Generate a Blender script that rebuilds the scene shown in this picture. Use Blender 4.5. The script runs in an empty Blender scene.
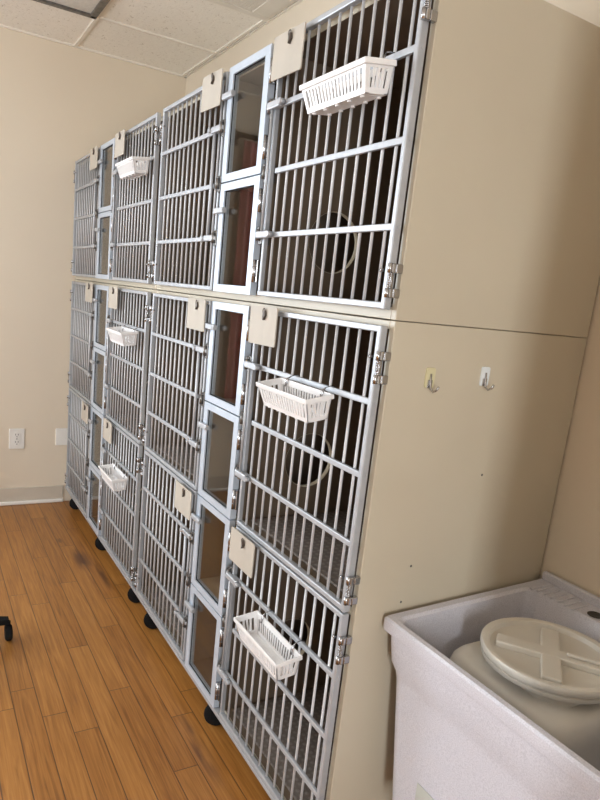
import bpy, bmesh, math, random
from mathutils import Vector, Matrix, Euler
random.seed(4)
PI = math.pi
scene = bpy.context.scene
COL = scene.collection

# ------------------------------------------------------------------ materials
def new_mat(name, color=(.8, .8, .8), rough=.5, metal=0.0, spec=.5):
    m = bpy.data.materials.new(name); m.use_nodes = True
    b = m.node_tree.nodes['Principled BSDF']
    b.inputs['Base Color'].default_value = (*color, 1)
    b.inputs['Roughness'].default_value = rough
    b.inputs['Metallic'].default_value = metal
    b.inputs['Specular IOR Level'].default_value = spec
    return m

def NT(m): return m.node_tree, m.node_tree.nodes['Principled BSDF']

def nmath(nt, op, a, b=None):
    n = nt.nodes.new('ShaderNodeMath'); n.operation = op
    for i, v in enumerate((a, b)):
        if v is None: continue
        if isinstance(v, (int, float)): n.inputs[i].default_value = v
        else: nt.links.new(v, n.inputs[i])
    return n.outputs[0]

def objcoord(nt, scale=None):
    t = nt.nodes.new('ShaderNodeTexCoord')
    if scale is None: return t.outputs['Object']
    mp = nt.nodes.new('ShaderNodeMapping'); mp.inputs['Scale'].default_value = scale
    nt.links.new(t.outputs['Object'], mp.inputs['Vector'])
    return mp.outputs[0]

def ramp(nt, fac, stops):
    r = nt.nodes.new('ShaderNodeValToRGB')
    els = r.color_ramp.elements
    while len(els) < len(stops): els.new(.5)
    for e, (p, c) in zip(els, stops):
        e.position = p; e.color = (*c, 1)
    nt.links.new(fac, r.inputs[0])
    return r.outputs[0]

def mottled(name, c1, c2, scale=6, rough=.5, metal=0.0, bump=0.0, bscale=200, detail=3, lo=.35, hi=.65):
    m = new_mat(name, c1, rough, metal); nt, b = NT(m)
    n = nt.nodes.new('ShaderNodeTexNoise'); n.inputs['Scale'].default_value = scale
    n.inputs['Detail'].default_value = detail
    nt.links.new(objcoord(nt), n.inputs['Vector'])
    nt.links.new(ramp(nt, n.outputs[0], [(lo, c1), (hi, c2)]), b.inputs['Base Color'])
    if bump:
        n2 = nt.nodes.new('ShaderNodeTexNoise'); n2.inputs['Scale'].default_value = bscale
        nt.links.new(objcoord(nt), n2.inputs['Vector'])
        bp = nt.nodes.new('ShaderNodeBump'); bp.inputs['Strength'].default_value = bump
        bp.inputs['Distance'].default_value = .002
        nt.links.new(n2.outputs[0], bp.inputs['Height'])
        nt.links.new(bp.outputs[0], b.inputs['Normal'])
    return m

M = {}
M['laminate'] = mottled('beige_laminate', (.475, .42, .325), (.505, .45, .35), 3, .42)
M['laminate_in'] = mottled('dark_inner_laminate', (.135, .098, .066), (.155, .113, .077), 4, .5)  # darker brown version of the laminate for the inside faces
M['edge'] = mottled('cream_edge_band', (.56, .49, .37), (.60, .53, .41), 8, .45)
M['alu'] = mottled('brushed_aluminium', (.40, .415, .44), (.45, .465, .49), 30, .45, .38)
M['bar'] = mottled('satin_bar_metal', (.58, .585, .60), (.62, .625, .64), 30, .5, .10)
M['alu_pale'] = mottled('pale_anodised_aluminium', (.52, .585, .67), (.56, .625, .71), 25, .4, .35)
M['chrome'] = new_mat('chrome', (.45, .45, .46), .25, 1)
M['steel_dark'] = mottled('dark_steel', (.12, .115, .11), (.2, .19, .18), 40, .4, .8)
M['clip_bronze'] = mottled('dark_bronze_clip', (.07, .055, .045), (.12, .10, .085), 60, .4, .5)
M['black'] = mottled('black_rubber', (.006, .006, .007), (.010, .010, .010), 20, .8)
M['black'].node_tree.nodes['Principled BSDF'].inputs['Specular IOR Level'].default_value = .15
M['card'] = mottled('cream_card', (.44, .40, .34), (.475, .43, .365), 14, .6)
M['white_plastic'] = mottled('white_plastic', (.76, .75, .75), (.80, .79, .79), 10, .38)
M['plate'] = mottled('white_wall_plate', (.72, .70, .66), (.75, .73, .69), 10, .4)
M['slot'] = new_mat('dark_slot', (.03, .025, .02), .6)
M['wall'] = mottled('beige_wall_paint', (.66, .575, .46), (.685, .60, .48), 1.2, .55, bump=.12, bscale=160)
M['base'] = mottled('beige_vinyl_baseboard', (.50, .44, .36), (.53, .47, .39), 5, .5)
M['base_trim'] = mottled('pale_shoe_moulding', (.72, .69, .64), (.75, .72, .67), 9, .45)
M['sticker'] = mottled('pale_paper_label', (.42, .43, .39), (.47, .48, .44), 20, .7)
M['curtain'] = mottled('red_curtain_cloth', (.55, .24, .22), (.60, .27, .25), 9, .85)
M['pole'] = mottled('brown_pole_wood', (.10, .06, .04), (.14, .085, .06), 18, .4)
M['hook_clear'] = new_mat('milky_plastic', (.66, .70, .72), .25)
M['hook_yellow'] = new_mat('yellowed_plastic', (.58, .53, .33), .35)
M['seat_vinyl'] = mottled('maroon_vinyl', (.09, .03, .028), (.12, .04, .036), 12, .45)
M['window_white'] = mottled('white_window_frame', (.74, .73, .70), (.78, .77, .74), 8, .4)
M['lens'] = mottled('prismatic_lens', (.55, .53, .49), (.62, .60, .56), 90, .35)
M['grid'] = mottled('ceiling_grid_white', (.72, .67, .59), (.75, .70, .62), 10, .5)
M['vent'] = mottled('vent_white', (.66, .62, .55), (.70, .66, .59), 10, .5)
M['label_tile'] = M['card']

# speckled sink plastic
m = new_mat('speckled_sink_plastic', (.68, .66, .70), .42); nt, b = NT(m)
v = nt.nodes.new('ShaderNodeTexVoronoi'); v.inputs['Scale'].default_value = 330
nt.links.new(objcoord(nt), v.inputs['Vector'])
n = nt.nodes.new('ShaderNodeTexNoise'); n.inputs['Scale'].default_value = 420
nt.links.new(objcoord(nt), n.inputs['Vector'])
nt.links.new(ramp(nt, n.outputs[0], [(.34, (.48, .475, .525)), (.5, (.555, .55, .605)), (.70, (.615, .61, .665))]), b.inputs['Base Color'])
M['sink'] = m
M['pail'] = mottled('milky_pail_plastic', (.58, .55, .495), (.63, .60, .54), 6, .36)
M['pail'].node_tree.nodes['Principled BSDF'].inputs['Subsurface Weight'].default_value = .12
M['pail'].node_tree.nodes['Principled BSDF'].inputs['Subsurface Radius'].default_value = (.02, .018, .015)

# wood plank floor : boards run along X, 71 mm wide
def wood_floor():
    m = new_mat('oak_strip_floor', (.4, .2, .07), .34); nt, b = NT(m)
    tc = nt.nodes.new('ShaderNodeTexCoord'); sx = nt.nodes.new('ShaderNodeSeparateXYZ')
    nt.links.new(tc.outputs['Object'], sx.inputs[0])
    X, Y = sx.outputs[0], sx.outputs[1]
    PW, PL = .0715, .82
    yr = nmath(nt, 'DIVIDE', nmath(nt, 'ADD', Y, 5.0 * PW * 10 + .0785), PW)
    row = nmath(nt, 'FLOOR', yr); fy = nmath(nt, 'FRACT', yr)
    wn = nt.nodes.new('ShaderNodeTexWhiteNoise'); wn.noise_dimensions = '1D'
    nt.links.new(row, wn.inputs['W'])
    xr = nmath(nt, 'DIVIDE', nmath(nt, 'ADD', nmath(nt, 'ADD', X, 20), nmath(nt, 'MULTIPLY', wn.outputs['Value'], PL * 3)), PL)
    colm = nmath(nt, 'FLOOR', xr); fx = nmath(nt, 'FRACT', xr)
    cv = nt.nodes.new('ShaderNodeCombineXYZ'); nt.links.new(row, cv.inputs[0]); nt.links.new(colm, cv.inputs[1])
    wn2 = nt.nodes.new('ShaderNodeTexWhiteNoise'); wn2.noise_dimensions = '2D'
    nt.links.new(cv.outputs[0], wn2.inputs['Vector'])
    # grain
    gv = nt.nodes.new('ShaderNodeCombineXYZ')
    nt.links.new(nmath(nt, 'ADD', nmath(nt, 'MULTIPLY', X, 3.2), nmath(nt, 'MULTIPLY', wn2.outputs['Value'], 50)), gv.inputs[0])
    nt.links.new(nmath(nt, 'MULTIPLY', Y, 75), gv.inputs[1]); nt.links.new(wn2.outputs['Value'], gv.inputs[2])
    g = nt.nodes.new('ShaderNodeTexNoise'); g.inputs['Scale'].default_value = 1.6; g.inputs['Detail'].default_value = 5
    g.inputs['Distortion'].default_value = .8
    nt.links.new(gv.outputs[0], g.inputs['Vector'])
    mix = nmath(nt, 'ADD', nmath(nt, 'MULTIPLY', wn2.outputs['Value'], .24), nmath(nt, 'ADD', nmath(nt, 'MULTIPLY', g.outputs[0], 1.25), -.22))
    colr = ramp(nt, mix, [(.16, (.19, .070, .0145)), (.42, (.305, .124, .0265)), (.62, (.375, .162, .037)), (.92, (.47, .222, .06))])
    # gaps
    ey = nmath(nt, 'MINIMUM', fy, nmath(nt, 'SUBTRACT', 1, fy))
    ex = nmath(nt, 'MULTIPLY', nmath(nt, 'MINIMUM', fx, nmath(nt, 'SUBTRACT', 1, fx)), PL / PW)
    e = nmath(nt, 'MINIMUM', ey, ex)
    mr = nt.nodes.new('ShaderNodeMapRange'); mr.inputs['From Min'].default_value = .004; mr.inputs['From Max'].default_value = .03
    nt.links.new(e, mr.inputs['Value'])
    mx = nt.nodes.new('ShaderNodeMix'); mx.data_type = 'RGBA'
    nt.links.new(mr.outputs[0], mx.inputs['Factor'])
    mx.inputs[6].default_value = (.055, .022, .008, 1)
    nt.links.new(colr, mx.inputs[7])
    last = mx.outputs[2]
    # old water stains: irregular dark marks in a few places
    st = nt.nodes.new('ShaderNodeTexNoise'); st.inputs['Scale'].default_value = 20; st.inputs['Detail'].default_value = 4
    nt.links.new(objcoord(nt, (.25, 1.4, 1)), st.inputs['Vector'])
    for (sx0, sy0, rx, ry) in ((-1.93, -.085, .16, .045), (-1.78, -.03, .20, .02), (-1.62, -.02, .12, .03), (-.52, -.05, .20, .024), (-2.18, -.135, .04, .02)):
        dx = nmath(nt, 'DIVIDE', nmath(nt, 'SUBTRACT', X, sx0), rx)
        dy = nmath(nt, 'DIVIDE', nmath(nt, 'SUBTRACT', Y, sy0), ry)
        d = nmath(nt, 'ADD', nmath(nt, 'MULTIPLY', dx, dx), nmath(nt, 'MULTIPLY', dy, dy))
        k = nt.nodes.new('ShaderNodeMapRange'); k.inputs['From Min'].default_value = 1.0; k.inputs['From Max'].default_value = .1
        k.clamp = True; k.inputs['To Min'].default_value = 0; k.inputs['To Max'].default_value = 1
        nt.links.new(d, k.inputs['Value'])
        kk = nt.nodes.new('ShaderNodeMapRange'); kk.inputs['From Min'].default_value = .36; kk.inputs['From Max'].default_value = .62
        nt.links.new(st.outputs[0], kk.inputs['Value'])
        f = nmath(nt, 'MULTIPLY', nmath(nt, 'MULTIPLY', k.outputs[0], kk.outputs[0]), .8)
        m2 = nt.nodes.new('ShaderNodeMix'); m2.data_type = 'RGBA'
        nt.links.new(f, m2.inputs['Factor']); nt.links.new(last, m2.inputs[6]); m2.inputs[7].default_value = (.075, .030, .018, 1)
        last = m2.outputs[2]
    nt.links.new(last, b.inputs['Base Color'])
    bp = nt.nodes.new('ShaderNodeBump'); bp.inputs['Strength'].default_value = .35; bp.inputs['Distance'].default_value = .0015
    nt.links.new(nmath(nt, 'ADD', mr.outputs[0], nmath(nt, 'MULTIPLY', g.outputs[0], .25)), bp.inputs['Height'])
    nt.links.new(bp.outputs[0], b.inputs['Normal'])
    rr = nt.nodes.new('ShaderNodeMapRange'); rr.inputs['To Min'].default_value = .27; rr.inputs['To Max'].default_value = .45
    nt.links.new(g.outputs[0], rr.inputs['Value']); nt.links.new(rr.outputs[0], b.inputs['Roughness'])
    return m
M['floor'] = wood_floor()

# mineral fibre ceiling tile
def tile_mat():
    m = new_mat('fissured_ceiling_tile', (.66, .62, .55), .85); nt, b = NT(m)
    a = nt.nodes.new('ShaderNodeTexNoise'); a.inputs['Scale'].default_value = 42; a.inputs['Detail'].default_value = 3
    a.inputs['Distortion'].default_value = 1.2
    nt.links.new(objcoord(nt, (1, 1.6, 1)), a.inputs['Vector'])
    c = nt.nodes.new('ShaderNodeTexNoise'); c.inputs['Scale'].default_value = 160
    nt.links.new(objcoord(nt), c.inputs['Vector'])
    h = nmath(nt, 'ADD', nmath(nt, 'MULTIPLY', a.outputs[0], .7), nmath(nt, 'MULTIPLY', c.outputs[0], .3))
    nt.links.new(ramp(nt, h, [(.33, (.56, .50, .42)), (.40, (.80, .76, .69)), (.6, (.84, .80, .73))]), b.inputs['Base Color'])
    bp = nt.nodes.new('ShaderNodeBump'); bp.inputs['Strength'].default_value = .5; bp.inputs['Distance'].default_value = .003
    nt.links.new(h, bp.inputs['Height']); nt.links.new(bp.outputs[0], b.inputs['Normal'])
    return m
M['tile'] = tile_mat()

# woven/ridged mat lining the cage floors
def mat_mat():
    m = new_mat('ridged_cage_mat', (.36, .33, .30), .7); nt, b = NT(m)
    w = nt.nodes.new('ShaderNodeTexWave'); w.wave_type = 'BANDS'; w.bands_direction = 'Y'; w.inputs['Scale'].default_value = 18
    nt.links.new(objcoord(nt), w.inputs['Vector'])
    w2 = nt.nodes.new('ShaderNodeTexWave'); w2.wave_type = 'BANDS'; w2.bands_direction = 'X'; w2.inputs['Scale'].default_value = 18
    nt.links.new(objcoord(nt), w2.inputs['Vector'])
    h = nmath(nt, 'MULTIPLY', w.outputs['Fac'], w2.outputs['Fac'])
    nt.links.new(ramp(nt, h, [(.1, (.155, .128, .108)), (.6, (.215, .182, .158))]), b.inputs['Base Color'])
    bp = nt.nodes.new('ShaderNodeBump'); bp.inputs['Strength'].default_value = .35; bp.inputs['Distance'].default_value = .003
    nt.links.new(h, bp.inputs['Height']); nt.links.new(bp.outputs[0], b.inputs['Normal'])
    return m
M['mat'] = mat_mat()

def glass_mat(name, tint=(.93, .94, .93), r0=.05):
    m = bpy.data.materials.new(name); m.use_nodes = True; nt = m.node_tree
    nt.nodes.clear()
    out = nt.nodes.new('ShaderNodeOutputMaterial'); mix = nt.nodes.new('ShaderNodeMixShader')
    tr = nt.nodes.new('ShaderNodeBsdfTransparent'); tr.inputs[0].default_value = (*tint, 1)
    gl = nt.nodes.new('ShaderNodeBsdfGlossy'); gl.inputs['Roughness'].default_value = .02
    lw = nt.nodes.new('ShaderNodeLayerWeight'); lw.inputs['Blend'].default_value = .5
    f5 = nmath(nt, 'POWER', lw.outputs['Facing'], 5.0)          # Schlick reflectance of a thin sheet
    fr = nmath(nt, 'ADD', nmath(nt, 'MULTIPLY', f5, 1 - r0), r0)
    nt.links.new(fr, mix.inputs[0]); nt.links.new(tr.outputs[0], mix.inputs[1]); nt.links.new(gl.outputs[0], mix.inputs[2])
    nt.links.new(mix.outputs[0], out.inputs['Surface'])
    return m
M['glass'] = glass_mat('clear_door_pane', (.90, .90, .88), .06)
M['winglass'] = glass_mat('window_pane', (.98, .985, .985), .04)

# ------------------------------------------------------------------ mesh helpers
def BM(): return bmesh.new()

def box(bm, x0, x1, y0, y1, z0, z1, bev=0.0, seg=2, rot=None, pivot=None):
    vs = [bm.verts.new((x, y, z)) for x in (x0, x1) for y in (y0, y1) for z in (z0, z1)]
    f = lambda *i: bm.faces.new([vs[k] for k in i])
    fs = [f(0, 1, 3, 2), f(4, 6, 7, 5), f(0, 4, 5, 1), f(2, 3, 7, 6), f(0, 2, 6, 4), f(1, 5, 7, 3)]
    if bev:
        es = list({e for q in fs for e in q.edges})
        r = bmesh.ops.bevel(bm, geom=es, offset=bev, segments=seg, profile=.5, affect='EDGES')
        vs = list({v for q in r['faces'] for v in q.verts} | {v for v in vs if v.is_valid})
    if rot is not None:
        p = Vector(pivot if pivot else ((x0 + x1) / 2, (y0 + y1) / 2, (z0 + z1) / 2))
        for v in vs: v.co = rot @ (v.co - p) + p
    return vs

def cyl(bm, p0, p1, r, n=12, r2=None, caps=True):
    p0, p1 = Vector(p0), Vector(p1); d = (p1 - p0).normalized()
    a = d.orthogonal().normalized(); b = d.cross(a)
    r2 = r if r2 is None else r2
    A = [bm.verts.new(p0 + r * (math.cos(2 * PI * i / n) * a + math.sin(2 * PI * i / n) * b)) for i in range(n)]
    B = [bm.verts.new(p1 + r2 * (math.cos(2 * PI * i / n) * a + math.sin(2 * PI * i / n) * b)) for i in range(n)]
    for i in range(n):
        q = bm.faces.new((A[i], A[(i + 1) % n], B[(i + 1) % n], B[i])); q.smooth = True
    if caps:
        bm.faces.new(list(reversed(A))); bm.faces.new(B)

def tube(bm, pts, r, n=8, closed=False):
    pts = [Vector(p) for p in pts]; rings = []
    N = len(pts); prev = None
    for i, p in enumerate(pts):
        if closed: d = pts[(i + 1) % N] - pts[i - 1]
        else: d = pts[min(i + 1, N - 1)] - pts[max(i - 1, 0)]
        d.normalize()
        a = d.orthogonal().normalized() if prev is None else (prev - prev.dot(d) * d).normalized()
        prev = a; b = d.cross(a)
        rings.append([bm.verts.new(p + r * (math.cos(2 * PI * k / n) * a + math.sin(2 * PI * k / n) * b)) for k in range(n)])
    for i in range(N if closed else N - 1):
        A, B = rings[i], rings[(i + 1) % N]
        for k in range(n):
            q = bm.faces.new((A[k], A[(k + 1) % n], B[(k + 1) % n], B[k])); q.smooth = True
    if not closed:
        bm.faces.new(list(reversed(rings[0]))); bm.faces.new(rings[-1])

def lathe(bm, prof, c=(0, 0, 0), n=48, axis='Z', cap0=True, cap1=True, sy=1.0):
    rings = []
    for r, z in prof:
        ring = []
        for i in range(n):
            a = 2 * PI * i / n
            p = (r * math.cos(a), sy * r * math.sin(a), z)
            if axis == 'X': p = (p[2], p[0], p[1])
            if axis == 'Y': p = (p[0], p[2], p[1])
            ring.append(bm.verts.new((p[0] + c[0], p[1] + c[1], p[2] + c[2])))
        rings.append(ring)
    for A, B in zip(rings, rings[1:]):
        for i in range(n):
            q = bm.faces.new((A[i], A[(i + 1) % n], B[(i + 1) % n], B[i])); q.smooth = True
    if cap0: bm.faces.new(list(reversed(rings[0])))
    if cap1: bm.faces.new(rings[-1])

def rrect(hx, hy, r, n=5):
    pts = []
    for cx, cy, a0 in ((hx - r, hy - r, 0), (-hx + r, hy - r, 90), (-hx + r, -hy + r, 180), (hx - r, -hy + r, 270)):
        for k in range(n + 1):
            a = math.radians(a0 + 90 * k / n); pts.append((cx + r * math.cos(a), cy + r * math.sin(a)))
    return pts

def loft(bm, loops, cap0=False, cap1=False, smooth=True):
    R = [[bm.verts.new(p) for p in L] for L in loops]
    n = len(R[0])
    for A, B in zip(R, R[1:]):
        for i in range(n):
            q = bm.faces.new((A[i], A[(i + 1) % n], B[(i + 1) % n], B[i])); q.smooth = smooth
    if cap0: bm.faces.new(list(reversed(R[0])))
    if cap1: bm.faces.new(R[-1])
    return R

def obj(name, bm, mat, parent=None, loc=(0, 0, 0), rot=(0, 0, 0), autosmooth=False):
    bmesh.ops.recalc_face_normals(bm, faces=bm.faces[:])
    me = bpy.data.meshes.new(name); bm.to_mesh(me); bm.free()
    for mm in (mat if isinstance(mat, (list, tuple)) else [mat]): me.materials.append(M[mm])
    if autosmooth:
        me.shade_smooth(); me.set_sharp_from_angle(angle=math.radians(35))
    o = bpy.data.objects.new(name, me); COL.objects.link(o)
    o.location = loc; o.rotation_euler = rot
    if parent: o.parent = parent
    return o

def inner_faces(o, test):
    """second material (darker brown laminate) on the inward faces of a cage"""
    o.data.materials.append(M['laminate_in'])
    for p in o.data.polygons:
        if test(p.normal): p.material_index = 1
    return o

def inst(name, me, parent=None, loc=(0, 0, 0), rot=(0, 0, 0)):
    o = bpy.data.objects.new(name, me); COL.objects.link(o)
    o.location = loc; o.rotation_euler = rot
    if parent: o.parent = parent
    return o

def tag(o, label, cat, group=None, kind=None):
    o['label'] = label; o['category'] = cat
    if group: o['group'] = group
    if kind: o['kind'] = kind
    return o

def thing(name, label, cat, loc=(0, 0, 0), rot=(0, 0, 0), group=None):
    o = bpy.data.objects.new(name, None); COL.objects.link(o); o.empty_display_size = .05
    o.location = loc; o.rotation_euler = rot
    return tag(o, label, cat, group)

def struct(name, bm, mat, parent=None, label=None):
    o = obj(name, bm, mat, parent)
    if not parent:
        o['kind'] = 'structure'; o['label'] = label or name.replace('_', ' ')
        o['category'] = name.split('_')[0]
    return o

def copy_tree(o, parent=None):
    c = o.copy(); COL.objects.link(c)
    if parent: c.parent = parent
    for ch in o.children: copy_tree(ch, c)
    return c

# ------------------------------------------------------------------ measurements (metres)
PITCH = 1.4025
CEIL = 2.44; BACK = .592; FARX = -2.775; NEARX = 2.6; OPPY = -2.7
DOOR_Y0, DOOR_Y1 = 0.0, .020           # doors stand proud of the carcass
FRONT = .0235
RIGHT = .010
A_R, A_L, G_R, G_L, B_R, B_L = 0, -.519, -.555, -.7935, -.818, -1.3376

# ------------------------------------------------------------------ room shell
def wall_with_hole(name, axis, at, th, a0, a1, z0, z1, holes, mat, label):
    """wall normal to axis at 'at' (thickness th away), spanning a0..a1, with rectangular openings"""
    bm = BM()
    def seg(u0, u1, w0, w1):
        if u1 - u0 < 1e-6 or w1 - w0 < 1e-6: return
        lo, hi = min(at, at + th), max(at, at + th)
        if axis == 'x': box(bm, lo, hi, u0, u1, w0, w1)
        else: box(bm, u0, u1, lo, hi, w0, w1)
    cur = a0
    for (u0, u1, w0, w1) in sorted(holes):
        seg(cur, u0, z0, z1); seg(u0, u1, z0, w0); seg(u0, u1, w1, z1); cur = u1
    seg(cur, a1, z0, z1)
    return struct(name, bm, mat, None, label)

bm = BM(); box(bm, FARX - .1, NEARX + .1, OPPY - .1, BACK + .1, -.08, 0)
struct('floor', bm, 'floor', None, 'golden oak strip floor with dark stains')
WF = (-2.35, -1.36, .82, 2.08)      # far wall window (y0,y1,z0,z1)
WN = (-1.52, -1.08, .5, 1.8)      # near wall window
WO = (-2.25, -.75, .85, 2.05)      # opposite wall window (x0,x1)
wall_with_hole('wall_far', 'x', FARX, -.1, OPPY, BACK, 0, CEIL + .1, [WF], 'wall', 'beige painted wall at the end of the cage bank')
wall_with_hole('wall_near', 'x', NEARX, .1, OPPY, BACK, 0, CEIL + .1, [WN], 'wall', 'beige painted wall behind the viewer')
wall_with_hole('wall_opposite', 'y', OPPY, -.1, FARX - .1, NEARX + .1, 0, CEIL + .1, [WO], 'wall', 'beige painted wall facing the cages')
bm = BM(); box(bm, FARX - .1, NEARX + .1, BACK, BACK + .1, 0, CEIL + .1)
struct('wall_back', bm, 'wall', None, 'beige painted wall behind the cages and sink')
bm = BM(); box(bm, .74, .86, -.09, BACK, 0, CEIL)  # added out-of-view wall; its front edge blocks light to the panel's rear
struct('wall_shade_blocker', bm, 'wall', None, 'short unseen wall added beside the sink to shade the cage side')

def window(name, axis, at, hole, outward):
    u0, u1, z0, z1 = hole; bm = BM(); t = .045
    def b(ua, ub, za, zb, d0=-.02, d1=.06, target=None):
        bmx = target if target else bm
        lo, hi = sorted((at + outward * d0, at + outward * d1))
        if axis == 'x': box(bmx, lo, hi, ua, ub, za, zb, .004)
        else: box(bmx, ua, ub, lo, hi, za, zb, .004)
    b(u0, u0 + t, z0, z1); b(u1 - t, u1, z0, z1); b(u0, u1, z0, z0 + t); b(u0, u1, z1 - t, z1)
    zc = (z0 + z1) / 2; b(u0, u1, zc - .02, zc + .02)
    b(u0 - .04, u1 + .04, z0 - .03, z0 - .001, -.05, 0)
    o = struct(name, bm, 'window_white', None, 'white sash window letting in daylight')
    g = BM(); b(u0 + t, u1 - t, z0 + t, z1 - t, .028, .033, g)
    obj('window_pane', g, 'winglass', o)
    return o
window('window_1', 'x', FARX, WF, -1)
window('window_2', 'x', NEARX, WN, 1)
window('window_3', 'y', OPPY, WO, -1)

# ceiling: tiles and T-bar grid (0.575 pitch seen in the photograph)
TX0, TY0, TP, TPX = -2.305, -.010, .578, .530
bm = BM()
bm_t = BM(); box(bm_t, FARX - .1, NEARX + .1, OPPY - .1, BACK + .1, CEIL + .008, CEIL + .10)
struct('ceiling', bm_t, 'tile', None, 'speckled white suspended ceiling tiles')
k = -1
gx = [TX0 + TPX * i for i in range(-1, 10) if FARX + .05 < TX0 + TPX * i < NEARX]
gy = [TY0 + TP * i for i in range(-5, 2) if OPPY < TY0 + TP * i < BACK - .012]
for x in gx: box(bm, x - .0075, x + .0075, OPPY, BACK, CEIL, CEIL + .0085)
for y in gy: box(bm, FARX, NEARX, y - .0075, y + .0075, CEIL + .0002, CEIL + .0085)
struct('trim_1', bm, 'grid', None, 'white metal grid bars between the ceiling tiles')
bm = BM()
box(bm, FARX, FARX + .012, OPPY, BACK, CEIL - .001, CEIL + .0084); box(bm, FARX, NEARX, BACK - .012, BACK, CEIL - .001, CEIL + .0084)
struct('trim_2', bm, 'grid', None, 'white angle strip where ceiling meets the walls')

# baseboard on the far wall
bm = BM(); box(bm, FARX, FARX + .008, OPPY, BACK - .6, 0.02, .1, .003)
struct('baseboard_far', bm, 'base', None, 'beige vinyl baseboard along the end wall')
bm = BM(); box(bm, FARX, FARX + .02, OPPY, BACK - .6, 0, .021, .006, 3)
struct('trim_3', bm, 'base_trim', None, 'pale shoe moulding at the foot of the end wall')

# ceiling light (switched off) and air vent
t = thing('ceiling_light', 'switched-off recessed ceiling light with prismatic lens, at the corner of the ceiling grid', 'light', (TX0 + TPX, TY0 - TP / 2, CEIL))
bm = BM(); a, c = TPX - .009, TP / 2 - .009
for (x0, x1, y0, y1) in ((-a, -a + .03, -c, c), (a - .03, a, -c, c), (-a, a, -c, -c + .03), (-a, a, c - .03, c)): box(bm, x0, x1, y0, y1, -.012, .006, .003)
obj('light_frame', bm, 'steel_dark', t)
bm = BM(); box(bm, -a + .03, a - .03, -c + .03, c - .03, -.004, .004)
obj('light_lens', bm, 'lens', t)

t = thing('ceiling_vent', 'white perforated air vent panel in the ceiling above the cages', 'vent', (TX0 + TPX * 1.5, TY0 + TP / 2, CEIL))
bm = BM(); a, c = TPX / 2 - .008, TP / 2 - .008
for (x0, x1, y0, y1) in ((-a, -a + .030, -c, c), (a - .030, a, -c, c), (-a + .0301, a - .0301, -c, -c + .075), (-a + .0301, a - .0301, c - .075, c)): box(bm, x0, x1, y0, y1, -.004, .006, .0015)
obj('vent_frame', bm, 'vent', t)
bm = BM(); q, r = a - .030, c - .075; N = 34
for i in range(N + 1):
    u = -q + 2 * q * i / N; v = -r + 2 * r * i / N
    box(bm, u - .0042, u + .0042, -r, r, -.0015, .001); box(bm, -q, q, v - .0042, v + .0042, -.0014, .0011)
obj('vent_screen', bm, 'vent', t)
bm = BM(); box(bm, -q, q, -r, r, .003, .006)
obj('vent_backing', bm, 'pole', t)

# ------------------------------------------------------------------ cages
def plate_hole_x(bm, x0, x1, y0, y1, z0, z1, cy, cz, r, n=40):
    """panel normal to X with a round hole"""
    angs = [2 * PI * i / n for i in range(n)]
    for (yy, zz) in ((y0, z0), (y0, z1), (y1, z0), (y1, z1)):
        angs.append(math.atan2(zz - cz, yy - cy) % (2 * PI))
    angs = sorted(set(round(a, 6) for a in angs))
    outer, inner = [], []
    for a in angs:
        c, s = math.cos(a), math.sin(a); ts = []
        if c > 1e-9: ts.append((y1 - cy) / c)
        if c < -1e-9: ts.append((y0 - cy) / c)
        if s > 1e-9: ts.append((z1 - cz) / s)
        if s < -1e-9: ts.append((z0 - cz) / s)
        tt = min(ts); outer.append((cy + tt * c, cz + tt * s)); inner.append((cy + r * c, cz + r * s))
    V = [[bm.verts.new((x, y, z)) for (y, z) in L] for x in (x0, x1) for L in (outer, inner)]
    n = len(angs)
    for i in range(n):
        j = (i + 1) % n
        bm.faces.new((V[0][i], V[0][j], V[1][j], V[1][i])); bm.faces.new((V[2][i], V[3][i], V[3][j], V[2][j]))
        bm.faces.new((V[1][i], V[1][j], V[3][j], V[3][i])); bm.faces.new((V[0][i], V[2][i], V[2][j], V[0][j]))

SH = {}
def shared(key, fn):
    if key not in SH: SH[key] = fn()
    return SH[key]
def mesh_of(name, bm, mat):
    bmesh.ops.recalc_face_normals(bm, faces=bm.faces[:])
    me = bpy.data.meshes.new(name); bm.to_mesh(me); bm.free()
    for mm in (mat if isinstance(mat, (list, tuple)) else [mat]): me.materials.append(M[mm])
    return me

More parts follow.
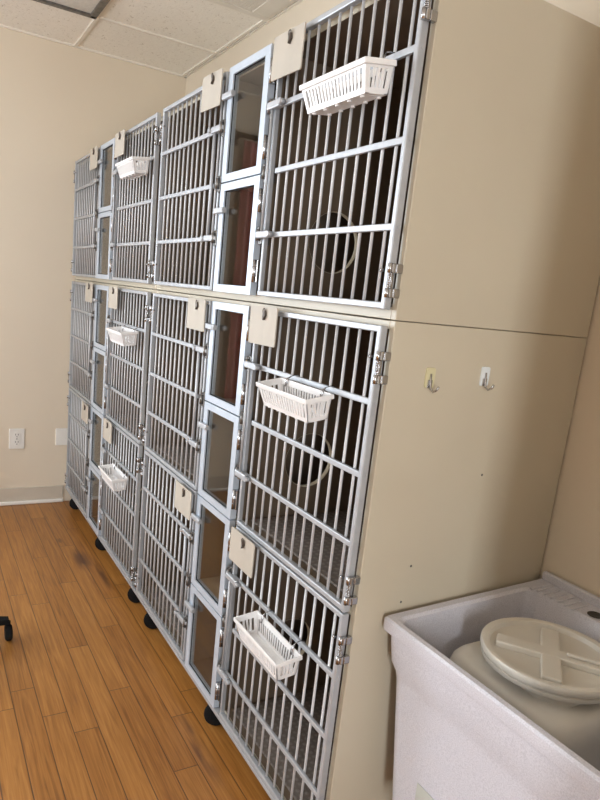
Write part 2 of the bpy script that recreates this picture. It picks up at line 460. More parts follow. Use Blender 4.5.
def barred_door(root, xl, xr, z0, z1, hinge):
    """hinge = +1: hinged on the +X edge, -1: on the -X edge.  Coordinates local to root."""
    w = xr - xl; hgt = z1 - z0
    def frame_mesh():
        bm = BM(); s1, s2 = .0120, .0085        # hinge stile, latch stile
        hx0, hx1 = (w - s1, w) if hinge > 0 else (0, s1)
        lx0, lx1 = (0, s2) if hinge > 0 else (w - s2, w)
        box(bm, hx0, hx1, .0, .0165, 0, hgt, .0022)
        box(bm, lx0, lx1, .003, .016, 0, hgt, .0022)
        box(bm, .002, w - .002, .0010, .0158, hgt - .0130, hgt - .0005, .0022)
        box(bm, .002, w - .002, .0010, .0158, .0005, .0130, .0022)
        for fz in (.25, .5, .75):              # screw heads on the stile's outer side
            sx = w if hinge > 0 else 0
            cyl(bm, (sx - .001 * hinge, .010, hgt * fz), (sx + .0015 * hinge, .010, hgt * fz), .004, 10)
        return mesh_of('barred_door', bm, 'alu')
    d = inst('barred_door', shared(('f', round(w, 3), round(hgt, 3), hinge), frame_mesh), root, (xl, DOOR_Y0, z0))
    def bar_mesh():
        bm = BM(); cyl(bm, (0, 0, .008), (0, 0, hgt - .008), .0032, 10); return mesh_of('bar', bm, 'bar')
    bme = shared(('b', round(hgt, 3)), bar_mesh); n = 12
    for i in range(1, n + 1): inst('bar', bme, d, (w * (i / (n + 1)), .0118, 0))
    lx = w / (n + 1)                       # first bar from the latch edge
    def rail_mesh(long):
        def f():
            bm = BM(); a0 = .002 if long else lx - .0035
            x0, x1 = (a0, w - .010) if hinge > 0 else (.010, w - a0)
            box(bm, x0, x1, .001, .0095, -.0062, .0062, .0018); return mesh_of('rail', bm, 'alu')
        return f
    for k, long in ((.25, 1), (.5, 0), (.75, 1)):
        inst('rail', shared(('r', round(w, 3), long, hinge), rail_mesh(long)), d, (0, 0, hgt * k))
    # latch rod linking the two latch blocks
    sgn = 1 if hinge > 0 else -1
    ex = 0 if hinge > 0 else w
    def rod_mesh():
        bm = BM(); xx = .036 if hinge < 0 else .0065
        cyl(bm, (sgn * xx, -.0035, -hgt * .25 - .004), (sgn * xx, -.0035, hgt * .25 + .004), .0042, 10)
        return mesh_of('latch_rod', bm, 'alu')
    inst('latch_rod', shared(('rod', round(hgt, 3), hinge), rod_mesh), d, (ex, 0, hgt * .5))
    def latch_mesh():
        bm = BM()
        x0, x1 = sorted((sgn * -.012, sgn * .050))
        box(bm, x0, x1, -.012, -.0005, -.0085, .0085, .003)
        x0, x1 = sorted((sgn * -.018, sgn * -.004)); box(bm, x0, x1, -.008, .012, -.006, .006, .002)
        cyl(bm, (sgn * .062, -.009, 0), (sgn * .048, -.009, 0), .0055, 10)
        cyl(bm, (sgn * .058, -.016, 0), (sgn * .058, -.002, 0), .0065, 10)
        return mesh_of('latch', bm, 'alu')
    lme = shared(('l', hinge), latch_mesh)
    for k in (.25, .75): inst('latch', lme, d, (ex, 0, hgt * k))
    # spring hinges
    def hinge_mesh():
        bm = BM()
        # knuckle plates either end and the spring barrel between
        for z in (-.022, .022):
            x0, x1 = sorted((-sgn * .003, sgn * .0)); 
            box(bm, *sorted((sgn * .0002, sgn * .0118)), .008, .0232, z - .0085, z + .0085, .002)
            box(bm, *sorted((sgn * -.001, sgn * .0105)), .0, .0085, z - .0085, z + .0085, .002)
            cyl(bm, (sgn * .004, -.0015, z - .0085), (sgn * .004, -.0015, z + .0085), .0045, 10)
        cyl(bm, (sgn * .005, .004, -.030), (sgn * .005, .004, .030), .0035, 10)
        for i in range(9):
            z = -.012 + i * .003; cyl(bm, (sgn * .004, .002, z - .0011), (sgn * .004, .002, z + .0011), .0048, 10)
        cyl(bm, (-sgn * .026, .0, .018), (-sgn * .018, .0, .018), .003, 8)     # pin poking past the stile
        return mesh_of('hinge', bm, 'chrome')
    hme = shared(('h', hinge), hinge_mesh); hx = w if hinge > 0 else 0
    inst('hinge', hme, d, (hx + sgn * .0008, 0, .052)); inst('hinge', hme, d, (hx + sgn * .0008, 0, hgt - .078))
    return d

def glass_door(root, xl, xr, z0, z1):
    w = xr - xl; hgt = z1 - z0; s = .0275; t = .020
    def f():
        bm = BM()
        # mitred flat aluminium frame
        def quadprism(pts):
            A = [bm.verts.new((x, 0, z)) for x, z in pts]; B = [bm.verts.new((x, .018, z)) for x, z in pts]
            bm.faces.new(A); bm.faces.new(list(reversed(B)))
            for i in range(4): bm.faces.new((A[i], B[i], B[(i + 1) % 4], A[(i + 1) % 4]))
        quadprism([(0, 0), (s, t), (s, hgt - t), (0, hgt)]); quadprism([(w, hgt), (w - s, hgt - t), (w - s, t), (w, 0)])
        quadprism([(0, hgt), (s, hgt - t), (w - s, hgt - t), (w, hgt)]); quadprism([(0, 0), (w, 0), (w - s, t), (s, t)])
        return mesh_of('glass_door', bm, 'alu_pale')
    d = inst('glass_door', shared(('gd', round(hgt, 3)), f), root, (xl, DOOR_Y0, z0))
    def p():
        bm = BM(); box(bm, s - .004, w - s + .004, .0065, .0095, t - .004, hgt - t + .004); return mesh_of('glass_pane', bm, 'glass')
    inst('glass_pane', shared(('gp', round(hgt, 3)), p), d)
    def gk():
        bm = BM(); e = .002
        for (x0, x1, q0, q1) in ((s, s + e, t, hgt - t), (w - s - e, w - s, t, hgt - t), (s, w - s, t, t + e), (s, w - s, hgt - t - e, hgt - t)): box(bm, x0, x1, .004, .0064, q0, q1)
        return mesh_of('gasket', bm, 'black')
    inst('gasket', shared(('gg', round(hgt, 3)), gk), d)
    def tb():
        bm = BM(); box(bm, -.014, .050, -.0125, -.0015, -.008, .008, .003)
        cyl(bm, (.002, -.002, 0), (.002, .012, 0), .005, 10); cyl(bm, (.052, -.007, 0), (.040, -.007, 0), .0065, 10)
        return mesh_of('turn_latch', bm, 'alu')
    inst('turn_latch', shared('tb', tb), d, (0, 0, hgt - .072))
    def hg():
        bm = BM(); cyl(bm, (.004, .004, -.028), (.004, .004, .028), .0045, 10); box(bm, .001, .016, .006, .0225, -.028, .028, .001)
        for z in (-.012, .012): cyl(bm, (.004, .004, z - .0008), (.004, .004, z + .0008), .0054, 10)
        return mesh_of('hinge', bm, 'chrome')
    hme = shared('gh', hg)
    for z in (.06, hgt - .06): inst('hinge', hme, d, (w, 0, z))
    return d

TH = .016
def cage_unit(label, x, left, z, height, tiers, casters=False, topo=.006):
    """tiers: list of (door bottom, door top, hole centre z) in local z"""
    root = thing('cat_cage_unit', label, 'cage', (x, 0, z), group='stacked cat cage units')
    back = BACK - .006
    for (x0, x1) in ((RIGHT - TH, RIGHT), (left, left + TH)):
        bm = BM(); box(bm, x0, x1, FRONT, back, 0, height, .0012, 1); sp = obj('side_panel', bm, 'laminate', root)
        inner_faces(sp, (lambda n: n.x < -.9) if x1 > 0 else (lambda n: n.x > .9))
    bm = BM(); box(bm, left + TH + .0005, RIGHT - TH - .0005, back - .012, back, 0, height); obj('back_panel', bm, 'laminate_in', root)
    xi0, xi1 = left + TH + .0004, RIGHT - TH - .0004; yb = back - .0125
    bm = BM(); box(bm, xi0, xi1, FRONT + .0005, yb, height - TH, height - .0005, .001, 1); inner_faces(obj('top_panel', bm, 'laminate', root), lambda n: n.z < -.9)
    # tier floors
    for i, (b0, b1, hc) in enumerate(tiers):
        zf = b0 - .0045
        bm = BM(); box(bm, xi0, xi1, FRONT + .0005, yb, (.0005 if i == len(tiers) - 1 else zf - .008), zf + .010, .001, 1); inner_faces(obj('cage_floor', bm, 'laminate', root), lambda n: abs(n.z) > .9)
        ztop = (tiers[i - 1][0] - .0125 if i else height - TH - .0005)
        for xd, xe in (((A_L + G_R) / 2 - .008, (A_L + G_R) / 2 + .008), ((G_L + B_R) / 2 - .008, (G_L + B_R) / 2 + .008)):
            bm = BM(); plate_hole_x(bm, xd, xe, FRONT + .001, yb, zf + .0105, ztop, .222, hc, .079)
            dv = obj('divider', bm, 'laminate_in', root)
            bm = BM()
            lathe(bm, [(.0780, -.0078), (.0789, -.0078), (.0789, .0078), (.0780, .0078), (.0780, -.0078)], ((xd + xe) / 2, .222, hc), 48, 'X', False, False)
            obj('porthole_ring', bm, 'edge', dv)
        mid = (b0 + b1) / 2
        bm = BM(); box(bm, (G_L + B_R) / 2 + .0085, (A_L + G_R) / 2 - .0085, FRONT + .001, yb, mid - .006, mid + .006, .001, 1); obj('shelf', bm, 'laminate', root)
        for (m0, m1) in ((A_L + .005, -.012), (B_L + .005, B_R - .005)):
            bm = BM(); box(bm, m0 - .002, m1, FRONT + .02, yb - .01, zf + .0102, zf + .016, .002, 1); obj('floor_mat', bm, 'mat', root)
        # doors
        barred_door(root, A_L, A_R, b0, b1, +1); barred_door(root, B_L, B_R, b0, b1, -1)
        glass_door(root, G_L, G_R, mid + .002, b1); glass_door(root, G_L, G_R, b0, mid - .002)
        # dark strikes on the posts either side of the glass doors
        def st():
            bm = BM(); box(bm, -.008, .008, -.002, FRONT - .001, -.022, .022, .002); cyl(bm, (0, -.006, -.014), (0, -.006, .014), .0055, 10)
            cyl(bm, (0, -.008, .016), (0, .004, .016), .004, 8)
            return mesh_of('strike_plate', bm, 'steel_dark')
        sm = shared('strike', st); hgt = b1 - b0
        for kz in (.25, .5, .75):
            inst('strike_plate', sm, root, ((G_L + B_R) / 2, 0, b0 + hgt * kz))
            inst('strike_plate', sm, root, (A_L - .012, .004, b0 + hgt * kz))
    if casters:
        bm = BM(); box(bm, left + .002, RIGHT - .001, .0005, FRONT - .0005, 0, .0125, .002); obj('base_rail', bm, 'alu', root)
        def wh():
            bm = BM(); lathe(bm, [(.012, -.013), (.030, -.013), (.034, -.010), (.036, -.004), (.036, .004), (.034, .010), (.030, .013), (.012, .013)], (0, 0, .036), 32, 'Y')
            return mesh_of('wheel', bm, 'black')
        def fk():
            bm = BM()
            for s in (-1, 1): box(bm, -.013, .013, s * .0175 - .002, s * .0175 + .002, .025, .073, .001, 1)
            box(bm, -.019, .019, -.0215, .0215, .071, .0785, .001, 1); cyl(bm, (0, -.021, .036), (0, .021, .036), .004, 10)
            box(bm, -.024, .024, -.026, .026, .0785, .0838, .001, 1)
            return mesh_of('caster', bm, 'black')
        for cx in (-.035, -.605, -1.215):
            c = inst('caster', shared('fk', fk), root, (cx, .034, -z), (0, 0, math.radians(random.uniform(55, 80))))
            inst('wheel', shared('wh', wh), c)
    return root

ZL = .0845                      # underside of the lower units
SEAM = 1.2865
low_tiers = [(.693 - ZL, 1.2755 - ZL, .862 - ZL), (.0985 - ZL, .689 - ZL, .285 - ZL)]
up_tiers = [(1.305 - SEAM - .001, 1.890 - SEAM, 1.46 - SEAM)]
NEAR_L, FAR_L = -1.3905, -1.3655
cage_unit('lower cage unit on casters next to the sink, two tiers of barred doors', 0, NEAR_L, ZL, SEAM - .0007 - ZL, low_tiers, True)
cage_unit('lower cage unit on casters against the end wall, two tiers of barred doors', -PITCH, FAR_L, ZL, SEAM - .0007 - ZL, low_tiers, True)
cage_unit('upper cage unit beside the sink, single tier stacked on a lower unit', 0, NEAR_L, SEAM + .0007, 1.886 - SEAM, up_tiers)
cage_unit('upper cage unit by the end wall, single tier stacked on a lower unit', -PITCH, FAR_L, SEAM + .0007, 1.886 - SEAM, up_tiers)

# ------------------------------------------------------------------ cards clipped on the doors
def card_meshes():
    bm = BM(); w, hh = .137, .092
    pts = [(x, z) for x, z in rrect(w / 2, hh / 2, .004, 3)]
    A = [bm.verts.new((x, 0, z - hh / 2)) for x, z in pts]; B = [bm.verts.new((x, .003, z - hh / 2)) for x, z in pts]
    bm.faces.new(A); bm.faces.new(list(reversed(B)))
    for i in range(len(A)): bm.faces.new((A[i], B[i], B[(i + 1) % len(A)], A[(i + 1) % len(A)]))
    card = mesh_of('card', bm, 'card')
    bm = BM()     # leaf shaped clip: wire ring over a pressed tongue
    L = [(.75 * a, .75 * b_) for a, b_ in [(0, -.034), (.004, -.026), (.009, -.020), (.007, -.010), (.004, -.004), (-.004, -.004), (-.007, -.010), (-.009, -.020), (-.004, -.026)]]
    A = [bm.verts.new((x, -.004 - .004 * (1 - abs(x) / .0075), z)) for x, z in L]; B = [bm.verts.new((x, -.0003, z)) for x, z in L]
    bm.faces.new(A); bm.faces.new(list(reversed(B)))
    for i in range(len(A)): bm.faces.new((A[i], B[i], B[(i + 1) % len(A)], A[(i + 1) % len(A)]))
    tube(bm, [(.005 * math.cos(t), -.005, -.004 + .006 * math.sin(t)) for t in [2 * PI * i / 14 for i in range(14)]], .0013, 6, True)
    clip = mesh_of('clip', bm, 'clip_bronze')
    return card, clip
CARD, CLIP = card_meshes()
def card(x, z, label, tilt=0):
    c = inst('cage_card', CARD, None, (x, -.0165, z), (0, math.radians(tilt), 0))
    inst('clip', CLIP, c, (.012, 0, -.006))
    return tag(c, label, 'card', 'cream cards clipped to the cage doors')
xa, xb = -.440, -.873
for (x, z, l, tl) in (
    (xa, 1.8835, 'cream card at the top of the upper barred door beside the sink end', 1.5),
    (xa, 1.281, 'cream card at the top of the middle barred door beside the sink end', -.8),
    (xa, .693, 'cream card at the top of the bottom barred door beside the sink end', 0),
    (xb, 1.893, 'cream card on the upper barred door just beyond the large upper glass doors', 2),
    (xb, 1.277, 'cream card on the middle barred door just beyond the large glass doors', 0),
    (xb, .691, 'cream card on the bottom barred door just beyond the large glass doors', .5),
    (xa - PITCH + .024, 1.888, 'cream card above the basket on the far upper barred door', .5),
    (xa - PITCH + .024, 1.279, 'cream card above the basket on the far middle barred door', 0),
    (xa - PITCH + .024, .697, 'cream card above the basket on the far bottom barred door', -.5),
    (xb - PITCH + .015, 1.888, 'cream card on the upper barred door touching the end wall', 0),
    (xb - PITCH + .015, 1.281, 'cream card on the middle barred door touching the end wall', 0),
    (xb - PITCH + .015, .688, 'cream card on the bottom barred door touching the end wall', 1)):
    card(x, z, l, tl)

# ------------------------------------------------------------------ white slotted baskets
def basket_meshes():
    L, D, H = .214, .062, .050
    l2, d2 = L - .022, D - .014; zb = -H
    bm = BM()
    def wall(pA, pB, qA, qB, n, m, nrm):
        """slotted wall: pA-pB top edge, qA-qB bottom edge; n slots"""
        pA, pB, qA, qB = map(Vector, (pA, pB, qA, qB)); nrm = Vector(nrm) * .0018
        def P(u, v): return (pA.lerp(pB, u)).lerp(qA.lerp(qB, u), v)
        def slab(u0, u1, v0, v1):
            A = [P(u0, v0), P(u1, v0), P(u1, v1), P(u0, v1)]
            a = [bm.verts.new(p) for p in A]; b = [bm.verts.new(p + nrm) for p in A]
            bm.faces.new(a); bm.faces.new(list(reversed(b)))
            for i in range(4): bm.faces.new((a[i], b[i], b[(i + 1) % 4], a[(i + 1) % 4]))
        slab(0, 1, 0, .24); slab(0, 1, .84, 1)
        e = m; ws = (1 - 2 * e) / n
        slab(0, e, .24, .84); slab(1 - e, 1, .24, .84)
        for i in range(1, n): slab(e + ws * i - ws * .25, e + ws * i + ws * .25, .24, .84)
    x, y, X2, Y2 = L / 2, D / 2, l2 / 2, d2 / 2
    wall((-x, -y, 0), (x, -y, 0), (-X2, -Y2, zb), (X2, -Y2, zb), 17, .045, (0, 1, 0))
    wall((-x, y, 0), (x, y, 0), (-X2, Y2, zb), (X2, Y2, zb), 17, .045, (0, -1, 0))
    wall((x, -y, 0), (x, y, 0), (X2, -Y2, zb), (X2, Y2, zb), 4, .17, (-1, 0, 0))
    wall((-x, -y, 0), (-x, y, 0), (-X2, -Y2, zb), (-X2, Y2, zb), 4, .17, (1, 0, 0))
    # rolled rim
    for a, b_, c, d in ((-x - .003, x + .003, -y - .003, -y + .002), (-x - .003, x + .003, y - .002, y + .003), (-x - .003, -x + .002, -y, y), (x - .002, x + .003, -y, y)):
        box(bm, a, b_, c, d, -.0085, .0015, .0016)
    # bottom: diagonal slats inside a border
    box(bm, -X2, X2, -Y2, -Y2 + .008, zb - .0015, zb + .001); box(bm, -X2, X2, Y2 - .008, Y2, zb - .0015, zb + .001)
    box(bm, -X2, -X2 + .010, -Y2, Y2, zb - .0014, zb + .0011); box(bm, X2 - .010, X2, -Y2, Y2, zb - .0014, zb + .0011)
    n = 22
    for i in range(n):
        u = -X2 + .004 + (l2 - .022) * i / (n - 1)
        box(bm, u - .0032, u + .0032 + .001, -Y2 + .004, Y2 - .004, zb - .0012, zb + .0008)
    for s in (-1, 1):
        for xx in (-.09, -.05, -.01, .03, .07): cyl(bm, (xx + .01, s * (Y2 - .006), zb - .0015), (xx + .01, s * (Y2 - .006), zb - .005), .004, 8)
    bk = mesh_of('basket', bm, 'white_plastic')
    return bk, y
def hook_mesh(y, drop):
    # wire hook: up from the basket's back wall, over the rail and down behind it
    bm = BM(); r = .0013; t = drop + .0062 + .0018
    tube(bm, [(0, y - .006, -.014), (0, y - .004, .004), (0, y + .006, t - .003), (0, y + .015, t), (0, y + .0275, t), (0, y + .0298, t - .003), (0, y + .0298, drop - .004)], r, 6)
    tube(bm, [(.005, y - .006, -.012), (.005, y - .003, .004), (.0005, y + .005, t - .004)], r, 6)
    return mesh_of('hook', bm, 'chrome')
BASK, BY = basket_meshes()
def basket(x, railz, label, tilt, drop=.010):
    # hung on the front of the rail, back rim just clear of the latch hardware
    b = inst('hanging_basket', BASK, None, (x, -.0485, railz - drop), (math.radians(tilt), 0, 0))
    de = drop - BY * math.sin(math.radians(tilt))     # the hooks stay upright while the basket tips forward
    hm = shared(('hook', drop, tilt), lambda: hook_mesh(0, de))
    for dx in (-.075, .072): inst('hook', hm, b, (dx, BY, 0), (-math.radians(tilt), 0, 0))
    return tag(b, label, 'basket', 'white baskets hung on the cage doors')
rU, rM, rL = 1.744, 1.130, .5425
basket(-.144, rU, 'white slotted basket hung on the upper door beside the sink end, seen from below', 9, .024)
basket(-.212, rM, 'white slotted basket hung on the middle door beside the sink end', 11)
basket(-.214, rL, 'white slotted basket hung on the bottom door beside the sink end', 7)
basket(-1.508, rU, 'white slotted basket hung high on the far module, seen from below', 8)
basket(-1.546, rM, 'white slotted basket hung on the middle door of the far module', 9)
basket(-1.578, rL, 'white slotted basket hung on the bottom door of the far module', 6)

# ------------------------------------------------------------------ adhesive hooks on the cage side
def wall_hook(y, z, padmat, label):
    t = thing('adhesive_hook', label, 'hook', (RIGHT, y, z), group=None)
    bm = BM(); pts = rrect(.012, .020, .004, 4)
    loft(bm, [[(0.0003, a, b_) for a, b_ in pts], [(.003, a * .96, b_ * .97) for a, b_ in pts]], True, True, False)
    obj('backing_pad', bm, padmat, t)
    bm = BM()
    tube(bm, [(.0035, 0, .008), (.0050, 0, -.012), (.008, 0, -.021), (.015, .001, -.026), (.022, .002, -.022), (.026, .003, -.014)], .0023, 8)
    box(bm, .0022, .0045, -.006, .006, -.020, -.004, .001)
    obj('metal_hook', bm, 'chrome', t)
    return t
wall_hook(.127, 1.183, 'hook_yellow', 'small metal hook on a yellowed pad, stuck nearer the cage doors')
wall_hook(.277, 1.190, 'hook_clear', 'small metal hook on a clear pad, stuck nearer the back wall')
for (y, z) in ((.155, .781), (.142, .700), (.321, .974)):
    bm = BM(); lathe(bm, [(.0028, 0), (.0026, .0008), (.0012, .0013)], (0, 0, 0), 10, 'X')
    o = obj('nail_head', bm, 'steel_dark', None, (RIGHT, y, z))
    tag(o, {.781: 'tiny dark nail head on the cage side, above the other one over the sink rim', .700: 'tiny dark nail head just above the sink rim', .974: 'tiny dark nail head alone under the clear pad hook'}[z], 'nail')

# ------------------------------------------------------------------ outlet plates on the far wall
t = thing('wall_outlet', 'white duplex outlet plate on the end wall', 'outlet', (FARX, -.266, .386))
bm = BM(); pts = rrect(.040, .058, .004, 3)
loft(bm, [[(0.0003, a, b_) for a, b_ in pts], [(.004, a, b_) for a, b_ in pts], [(.006, a * .95, b_ * .965) for a, b_ in pts]], True, True, False)
obj('cover_plate', bm, 'plate', t)
for dz in (.021, -.021):
    bm = BM(); lathe(bm, [(.0175, .0061), (.0175, .0085), (.0165, .0090)], (0, 0, 0), 28, 'X')
    r = obj('receptacle', bm, 'plate', t, (0, 0, dz))
    bm = BM()
    for dy in (-.0065, .0065): box(bm, .0088, .0094, dy - .0014, dy + .0014, .000, .0095)
    cyl(bm, (.0088, 0, -.008), (.0094, 0, -.008), .0028, 10)
    obj('slots', bm, 'slot', r)
bm = BM(); cyl(bm, (.006, 0, 0), (.0072, 0, 0), .0032, 12); obj('screw', bm, 'steel_dark', t)

t = thing('wall_plate', 'blank white wall plate partly hidden by the cage bank', 'wall plate', (FARX, -.015, .393))
bm = BM(); pts = rrect(.043, .050, .004, 3)
loft(bm, [[(0.0003, a, b_) for a, b_ in pts], [(.004, a, b_) for a, b_ in pts], [(.006, a * .95, b_ * .965) for a, b_ in pts]], True, True, False)
obj('cover_plate', bm, 'plate', t)
bm = BM()
for dz in (-.03, .03): cyl(bm, (.0058, 0, dz), (.0070, 0, dz), .003, 10)
obj('screw', bm, 'plate', t)

# ------------------------------------------------------------------ utility sink
SX0, SX1, SY0, SY1, SZ = .0215, .605, .088, .588, .684
t = thing('utility_sink', 'speckled white plastic laundry sink beside the cages', 'sink', (0, 0, 0))
scx, scy = (SX0 + SX1) / 2, (SY0 + SY1) / 2
def rl(x0, x1, y0, y1, r, z, n=5):
    cx, cy = (x0 + x1) / 2, (y0 + y1) / 2
    return [(cx + a, cy + b_, z) for a, b_ in rrect((x1 - x0) / 2, (y1 - y0) / 2, r, n)]
def tilt(bm):      # the tub leans a little: back rim higher than the front
    for v in bm.verts: v.co.z += max(0, v.co.y - SY0) * .034 * min(1, max(0, (v.co.z - .25) / .3))
bm = BM()
IY1 = .508
loops = [
    rl(SX0 + .075, SX1 - .075, SY0 + .075, SY1 - .06, .05, .245),
    rl(SX0 + .058, SX1 - .058, SY0 + .030, SY1 - .045, .04, .262),
    rl(SX0 + .028, SX1 - .028, SY0 + .021, SY1 - .016, .028, .555),
    rl(SX0 + .026, SX1 - .026, SY0 + .019, SY1 - .014, .025, .572),
    rl(SX0 + .020, SX1 - .020, SY0 + .0125, SY1 - .010, .018, .592),
    rl(SX0 + .014, SX1 - .014, SY0 + .010, SY1 - .008, .014, .640),
    rl(SX0 + .012, SX1 - .012, SY0 + .009, SY1 - .008, .018, .653),
    rl(SX0 + .001, SX1 - .001, SY0 + .001, SY1, .009, .655),
    rl(SX0, SX1, SY0, SY1, .008, .660),
    rl(SX0, SX1, SY0, SY1, .008, SZ - .005),
    rl(SX0 + .004, SX1 - .004, SY0 + .004, SY1 - .003, .008, SZ),
    rl(SX0 + .020, SX1 - .020, SY0 + .016, IY1 + .004, .026, SZ - .0005),
    rl(SX0 + .026, SX1 - .026, SY0 + .021, IY1, .026, SZ - .006),
    rl(SX0 + .050, SX1 - .050, SY0 + .042, IY1 - .012, .045, .34),
    rl(SX0 + .070, SX1 - .070, SY0 + .062, IY1 - .026, .045, .315),
    rl(SX0 + .20, SX1 - .20, SY0 + .17, IY1 - .14, .03, .308),
]
loft(bm, loops, True, True)
tilt(bm); obj('basin', bm, 'sink', t, autosmooth=True)
bm = BM()     # raised deck strip at the back with soap ridges
box(bm, SX0 + .004, SX1 - .004, .572, .5855, SZ - .002, SZ + .020, .004, 3)
for i in range(6):
    x = .065 + i * .019
    box(bm, x, x + .006, .503, .562, SZ - .001, SZ + .0028, .0013)
box(bm, .050, .058, .500, .566, SZ - .001, SZ + .002, .0013)
tilt(bm); obj('soap_ledge', bm, 'sink', t)
for x in (.200, .300, .400):
    bm = BM(); lathe(bm, [(.0005, .0002), (.014, .0002), (.0155, .0012), (.017, .0004)], (x, .535, SZ), 24, cap1=False)
    tilt(bm); obj('faucet_hole', bm, 'slot', t)
for (x, y) in ((SX0 + .085, SY0 + .085), (SX1 - .085, SY0 + .085), (SX0 + .085, SY1 - .075), (SX1 - .085, SY1 - .075)):
    bm = BM(); lathe(bm, [(.016, 0), (.019, .004), (.019, .25)], (x, y, 0), 16)
    obj('leg', bm, 'white_plastic', t)
bm = BM()     # paper label lying on the sloped front
zt, zb_ = .3845, .265
def fy(z): return SY0 + .021 + (.555 - z) / (.555 - .262) * .009 - .0009
vs = [(x, fy(z) - d, z) for d in (0, .0008) for x, z in ((.166, zt), (.31, zt), (.31, zb_), (.166, zb_))]
V = [bm.verts.new(p) for p in vs]
for f in ((0, 1, 2, 3), (7, 6, 5, 4), (0, 4, 5, 1), (1, 5, 6, 2), (2, 6, 7, 3), (3, 7, 4, 0)): bm.faces.new([V[i] for i in f])
obj('paper_label', bm, 'sticker', t)['label'] = 'pale paper label on the sink front'

# ------------------------------------------------------------------ lidded pail standing in the sink
PZ = .3185
PC = (.241, .338)
t = thing('lidded_pail', 'square milky plastic pail with round screw lid standing in the sink', 'pail', (PC[0], PC[1], PZ), (0, 0, 0))
TOP = .636 - PZ
bm = BM()
def sq(h, r, z): return [(a, b_, z) for a, b_ in rrect(h, h, r, 7)]
loft(bm, [sq(.122, .03, 0), sq(.130, .035, .008), sq(.145, .046, TOP - .060), sq(.1465, .048, TOP - .036), sq(.143, .050, TOP - .016), sq(.136, .053, TOP - .005), sq(.126, .054, TOP)], True, False)
lp = [sq(.126, .054, TOP), [(.012 + .112 * math.cos(a), -.014 + .112 * math.sin(a), TOP + .004) for a in [math.atan2(q[1], q[0]) for q in sq(.126, .054, 0)]],
      [(.012 + .112 * math.cos(a), -.014 + .112 * math.sin(a), TOP + .022) for a in [math.atan2(q[1], q[0]) for q in sq(.126, .054, 0)]]]
loft(bm, lp, False, True)
bmesh.ops.remove_doubles(bm, verts=bm.verts[:], dist=1e-5)
obj('pail_body', bm, 'pail', t, autosmooth=True)
bm = BM()
LZ = TOP + .022
lathe(bm, [(.1195, LZ), (.129, LZ + .001), (.1305, LZ + .004), (.1305, LZ + .009), (.1265, LZ + .0105), (.1265, LZ + .0135), (.1325, LZ + .015), (.1335, LZ + .019),
           (.1335, LZ + .025), (.1315, LZ + .028), (.123, LZ + .0285), (.118, LZ + .027), (.115, LZ + .018), (.106, LZ + .0135), (.02, LZ + .0135)], (.012, -.014, 0), 72, cap0=False)
LIDC = Vector((.012, -.014, 0))
lid = obj('screw_lid', bm, 'pail', t, autosmooth=True)
for ang in (37, 129):
    bm = BM(); R = Matrix.Rotation(math.radians(ang), 3, 'Z')
    # raised bar, a little wider at the ends, across the lid's dished centre
    pts = [(-.110, -.019), (.110, -.019), (.110, .019), (-.110, .019)]
    vs = box(bm, -.103, .103, -.018, .018, LZ + .0125, LZ + (.0265 if ang == 37 else .0260), .003, 2)
    for v in bm.verts: v.co = R @ v.co + LIDC
    obj('lid_rib', bm, 'pail', lid)
bm = BM()
R = Matrix.Rotation(math.radians(37), 3, 'Z')
box(bm, .028, .100, -.005, .005, LZ + .0265, LZ + .034, .003, 2)
for v in bm.verts: v.co = R @ v.co + LIDC
obj('lid_ridge', bm, 'pail', lid)
for (a0, y) in ((-.075, -.1465), (.060, -.1465)):
    bm = BM(); pts = [(a0 + .05 * (k / 8), y - .010 * math.sin(PI * k / 8) - .002, TOP - .055 - .018 * (k / 8) ** 2) for k in range(9)]
    tube(bm, pts, .0032, 8)
    obj('handle_loop', bm, 'pail', t)

# ------------------------------------------------------------------ rolling stool at the edge of the room
t = thing('rolling_stool', 'rolling stool with a black caster on the oak floor away from the cages', 'stool', (-1.305, -.738, 0))
bm = BM(); lathe(bm, [(.05, .46), (.17, .462), (.185, .475), (.188, .50), (.18, .525), (.15, .535), (.0, .537)], n=40, cap1=False); obj('seat', bm, 'seat_vinyl', t)
bm = BM(); cyl(bm, (0, 0, .09), (0, 0, .47), .022, 16); cyl(bm, (0, 0, .075), (0, 0, .12), .04, 16); obj('gas_column', bm, 'steel_dark', t)
for k in range(5):
    a = math.radians(90 + 72 * k); c, s = math.cos(a), math.sin(a)
    bm = BM()
    loft(bm, [[(r * c - w * s * sy, r * s + w * c * sy, z + hgt * sz) for sy, sz in ((-1, -1), (1, -1), (1, 1), (-1, 1))] for r, w, z, hgt in ((.02, .022, .095, .018), (.15, .018, .090, .014), (.262, .014, .076, .010))], True, True, False)
    L = obj('base_arm', bm, 'black', t)
    bm = BM(); lathe(bm, [(.008, -.012), (.024, -.012), (.030, -.007), (.030, .007), (.024, .012), (.008, .012)], (.262 * c, .262 * s, .030), 24, 'Y')
    cyl(bm, (.262 * c, .262 * s, .05), (.262 * c, .262 * s, .075), .007, 8)
    obj('wheel', bm, 'black', L)

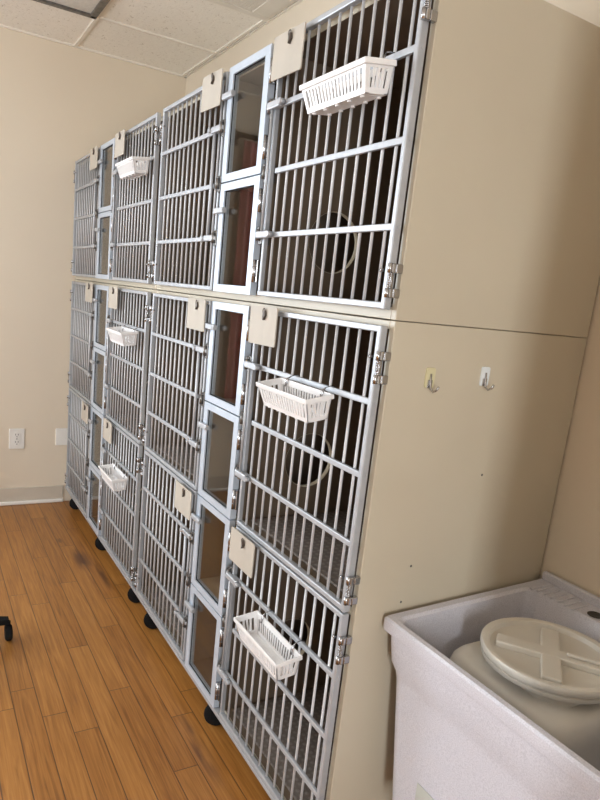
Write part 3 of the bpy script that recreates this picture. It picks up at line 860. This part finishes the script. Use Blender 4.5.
# ------------------------------------------------------------------ red curtain by the far window (seen in the glass doors' reflections)
rod = thing('curtain_rod', 'dark wooden curtain rod on the end wall by the window', 'curtain rod', (FARX, 0, 2.2))
bm = BM(); cyl(bm, (.07, -2.5, 0), (.07, -.86, 0), .014, 14); cyl(bm, (.07, -.87, 0), (.07, -.83, 0), .024, 14, .010); obj('rod', bm, 'pole', rod)
for y in (-2.42, -.90):
    bm = BM(); box(bm, .0005, .010, y - .02, y + .02, -.05, .03, .003); cyl(bm, (.008, y, -.02), (.07, y, -.012), .007, 8); obj('bracket', bm, 'pole', rod)
def curtain(y0, y1, label):
    bm = BM(); ny, nz = 120, 10; rows = []
    for j in range(nz + 1):
        z = 2.175 - j * (2.175 - .56) / nz; r = []
        for i in range(ny + 1):
            u = i / ny; y = y0 + (y1 - y0) * u
            d = .022 * math.sin(u * 2 * PI * 9) + .008 * math.sin(u * 31 + j * .25)
            r.append((FARX + .075 + (d if j else d * .4), y, z))
        rows.append(r)
    F = [[bm.verts.new(p) for p in r] for r in rows]; B = [[bm.verts.new((p[0] + .003, p[1], p[2])) for p in r] for r in rows]
    for j in range(nz):
        for i in range(ny):
            for G in (F, B):
                q = bm.faces.new((G[j][i], G[j][i + 1], G[j + 1][i + 1], G[j + 1][i])); q.smooth = True
    for i in range(ny):
        bm.faces.new((F[0][i], F[0][i + 1], B[0][i + 1], B[0][i])); bm.faces.new((F[nz][i], F[nz][i + 1], B[nz][i + 1], B[nz][i]))
    for j in range(nz):
        bm.faces.new((F[j][0], F[j + 1][0], B[j + 1][0], B[j][0])); bm.faces.new((F[j][ny], F[j + 1][ny], B[j + 1][ny], B[j][ny]))
    o = obj('curtain', bm, 'curtain'); return tag(o, label, 'curtain')
curtain(-1.42, -.93, 'red curtain hanging in folds on the end wall, mirrored in the glass doors')

# ------------------------------------------------------------------ daylight and exposure
def area(name, loc, rot, sx, sy, power, color):
    l = bpy.data.lights.new(name, 'AREA'); l.shape = 'RECTANGLE'; l.size = sx; l.size_y = sy; l.energy = power; l.color = color
    o = bpy.data.objects.new(name, l); COL.objects.link(o); o.location = loc; o.rotation_euler = rot
    return o
# daylight just outside each window opening
area('window_daylight', (FARX - .13, (WF[0] + WF[1]) / 2, (WF[2] + WF[3]) / 2), (0, -PI / 2, 0), WF[3] - WF[2], WF[1] - WF[0], 95, (.80, .90, 1.0))
area('window_daylight', (NEARX + .13, (WN[0] + WN[1]) / 2, (WN[2] + WN[3]) / 2), (0, PI / 2, 0), WN[3] - WN[2], WN[1] - WN[0], 100, (.95, .97, 1.0))
area('window_daylight', ((WO[0] + WO[1]) / 2, OPPY - .13, (WO[2] + WO[3]) / 2), (PI / 2, 0, 0), WO[1] - WO[0], WO[3] - WO[2], 62, (.90, .95, 1.0))
w = bpy.data.worlds.new('sky'); scene.world = w; w.use_nodes = True
w.node_tree.nodes['Background'].inputs[0].default_value = (.75, .86, 1, 1)
w.node_tree.nodes['Background'].inputs[1].default_value = 1.0

# ------------------------------------------------------------------ camera
cam = bpy.data.cameras.new('camera'); co = bpy.data.objects.new('camera', cam); COL.objects.link(co)
co.location = (.9505, -.7477, 1.3089); co.rotation_euler = (1.35407, -.10077, 1.05960)
cam.sensor_fit = 'VERTICAL'; cam.sensor_height = 24.0; cam.sensor_width = 18.0
cam.lens = 637.7 / 800 * 24.0
cam.shift_x = -(282.5 - 300) / 800; cam.shift_y = (436.96 - 400) / 800
cam.clip_start = .02
scene.camera = co
vs = scene.view_settings
vs.view_transform = 'Standard'; vs.look = 'None'; vs.gamma = 1; vs.use_curve_mapping = False; vs.exposure = 0.02
scene.cycles.max_bounces = 10; scene.cycles.diffuse_bounces = 5; scene.cycles.transparent_max_bounces = 16
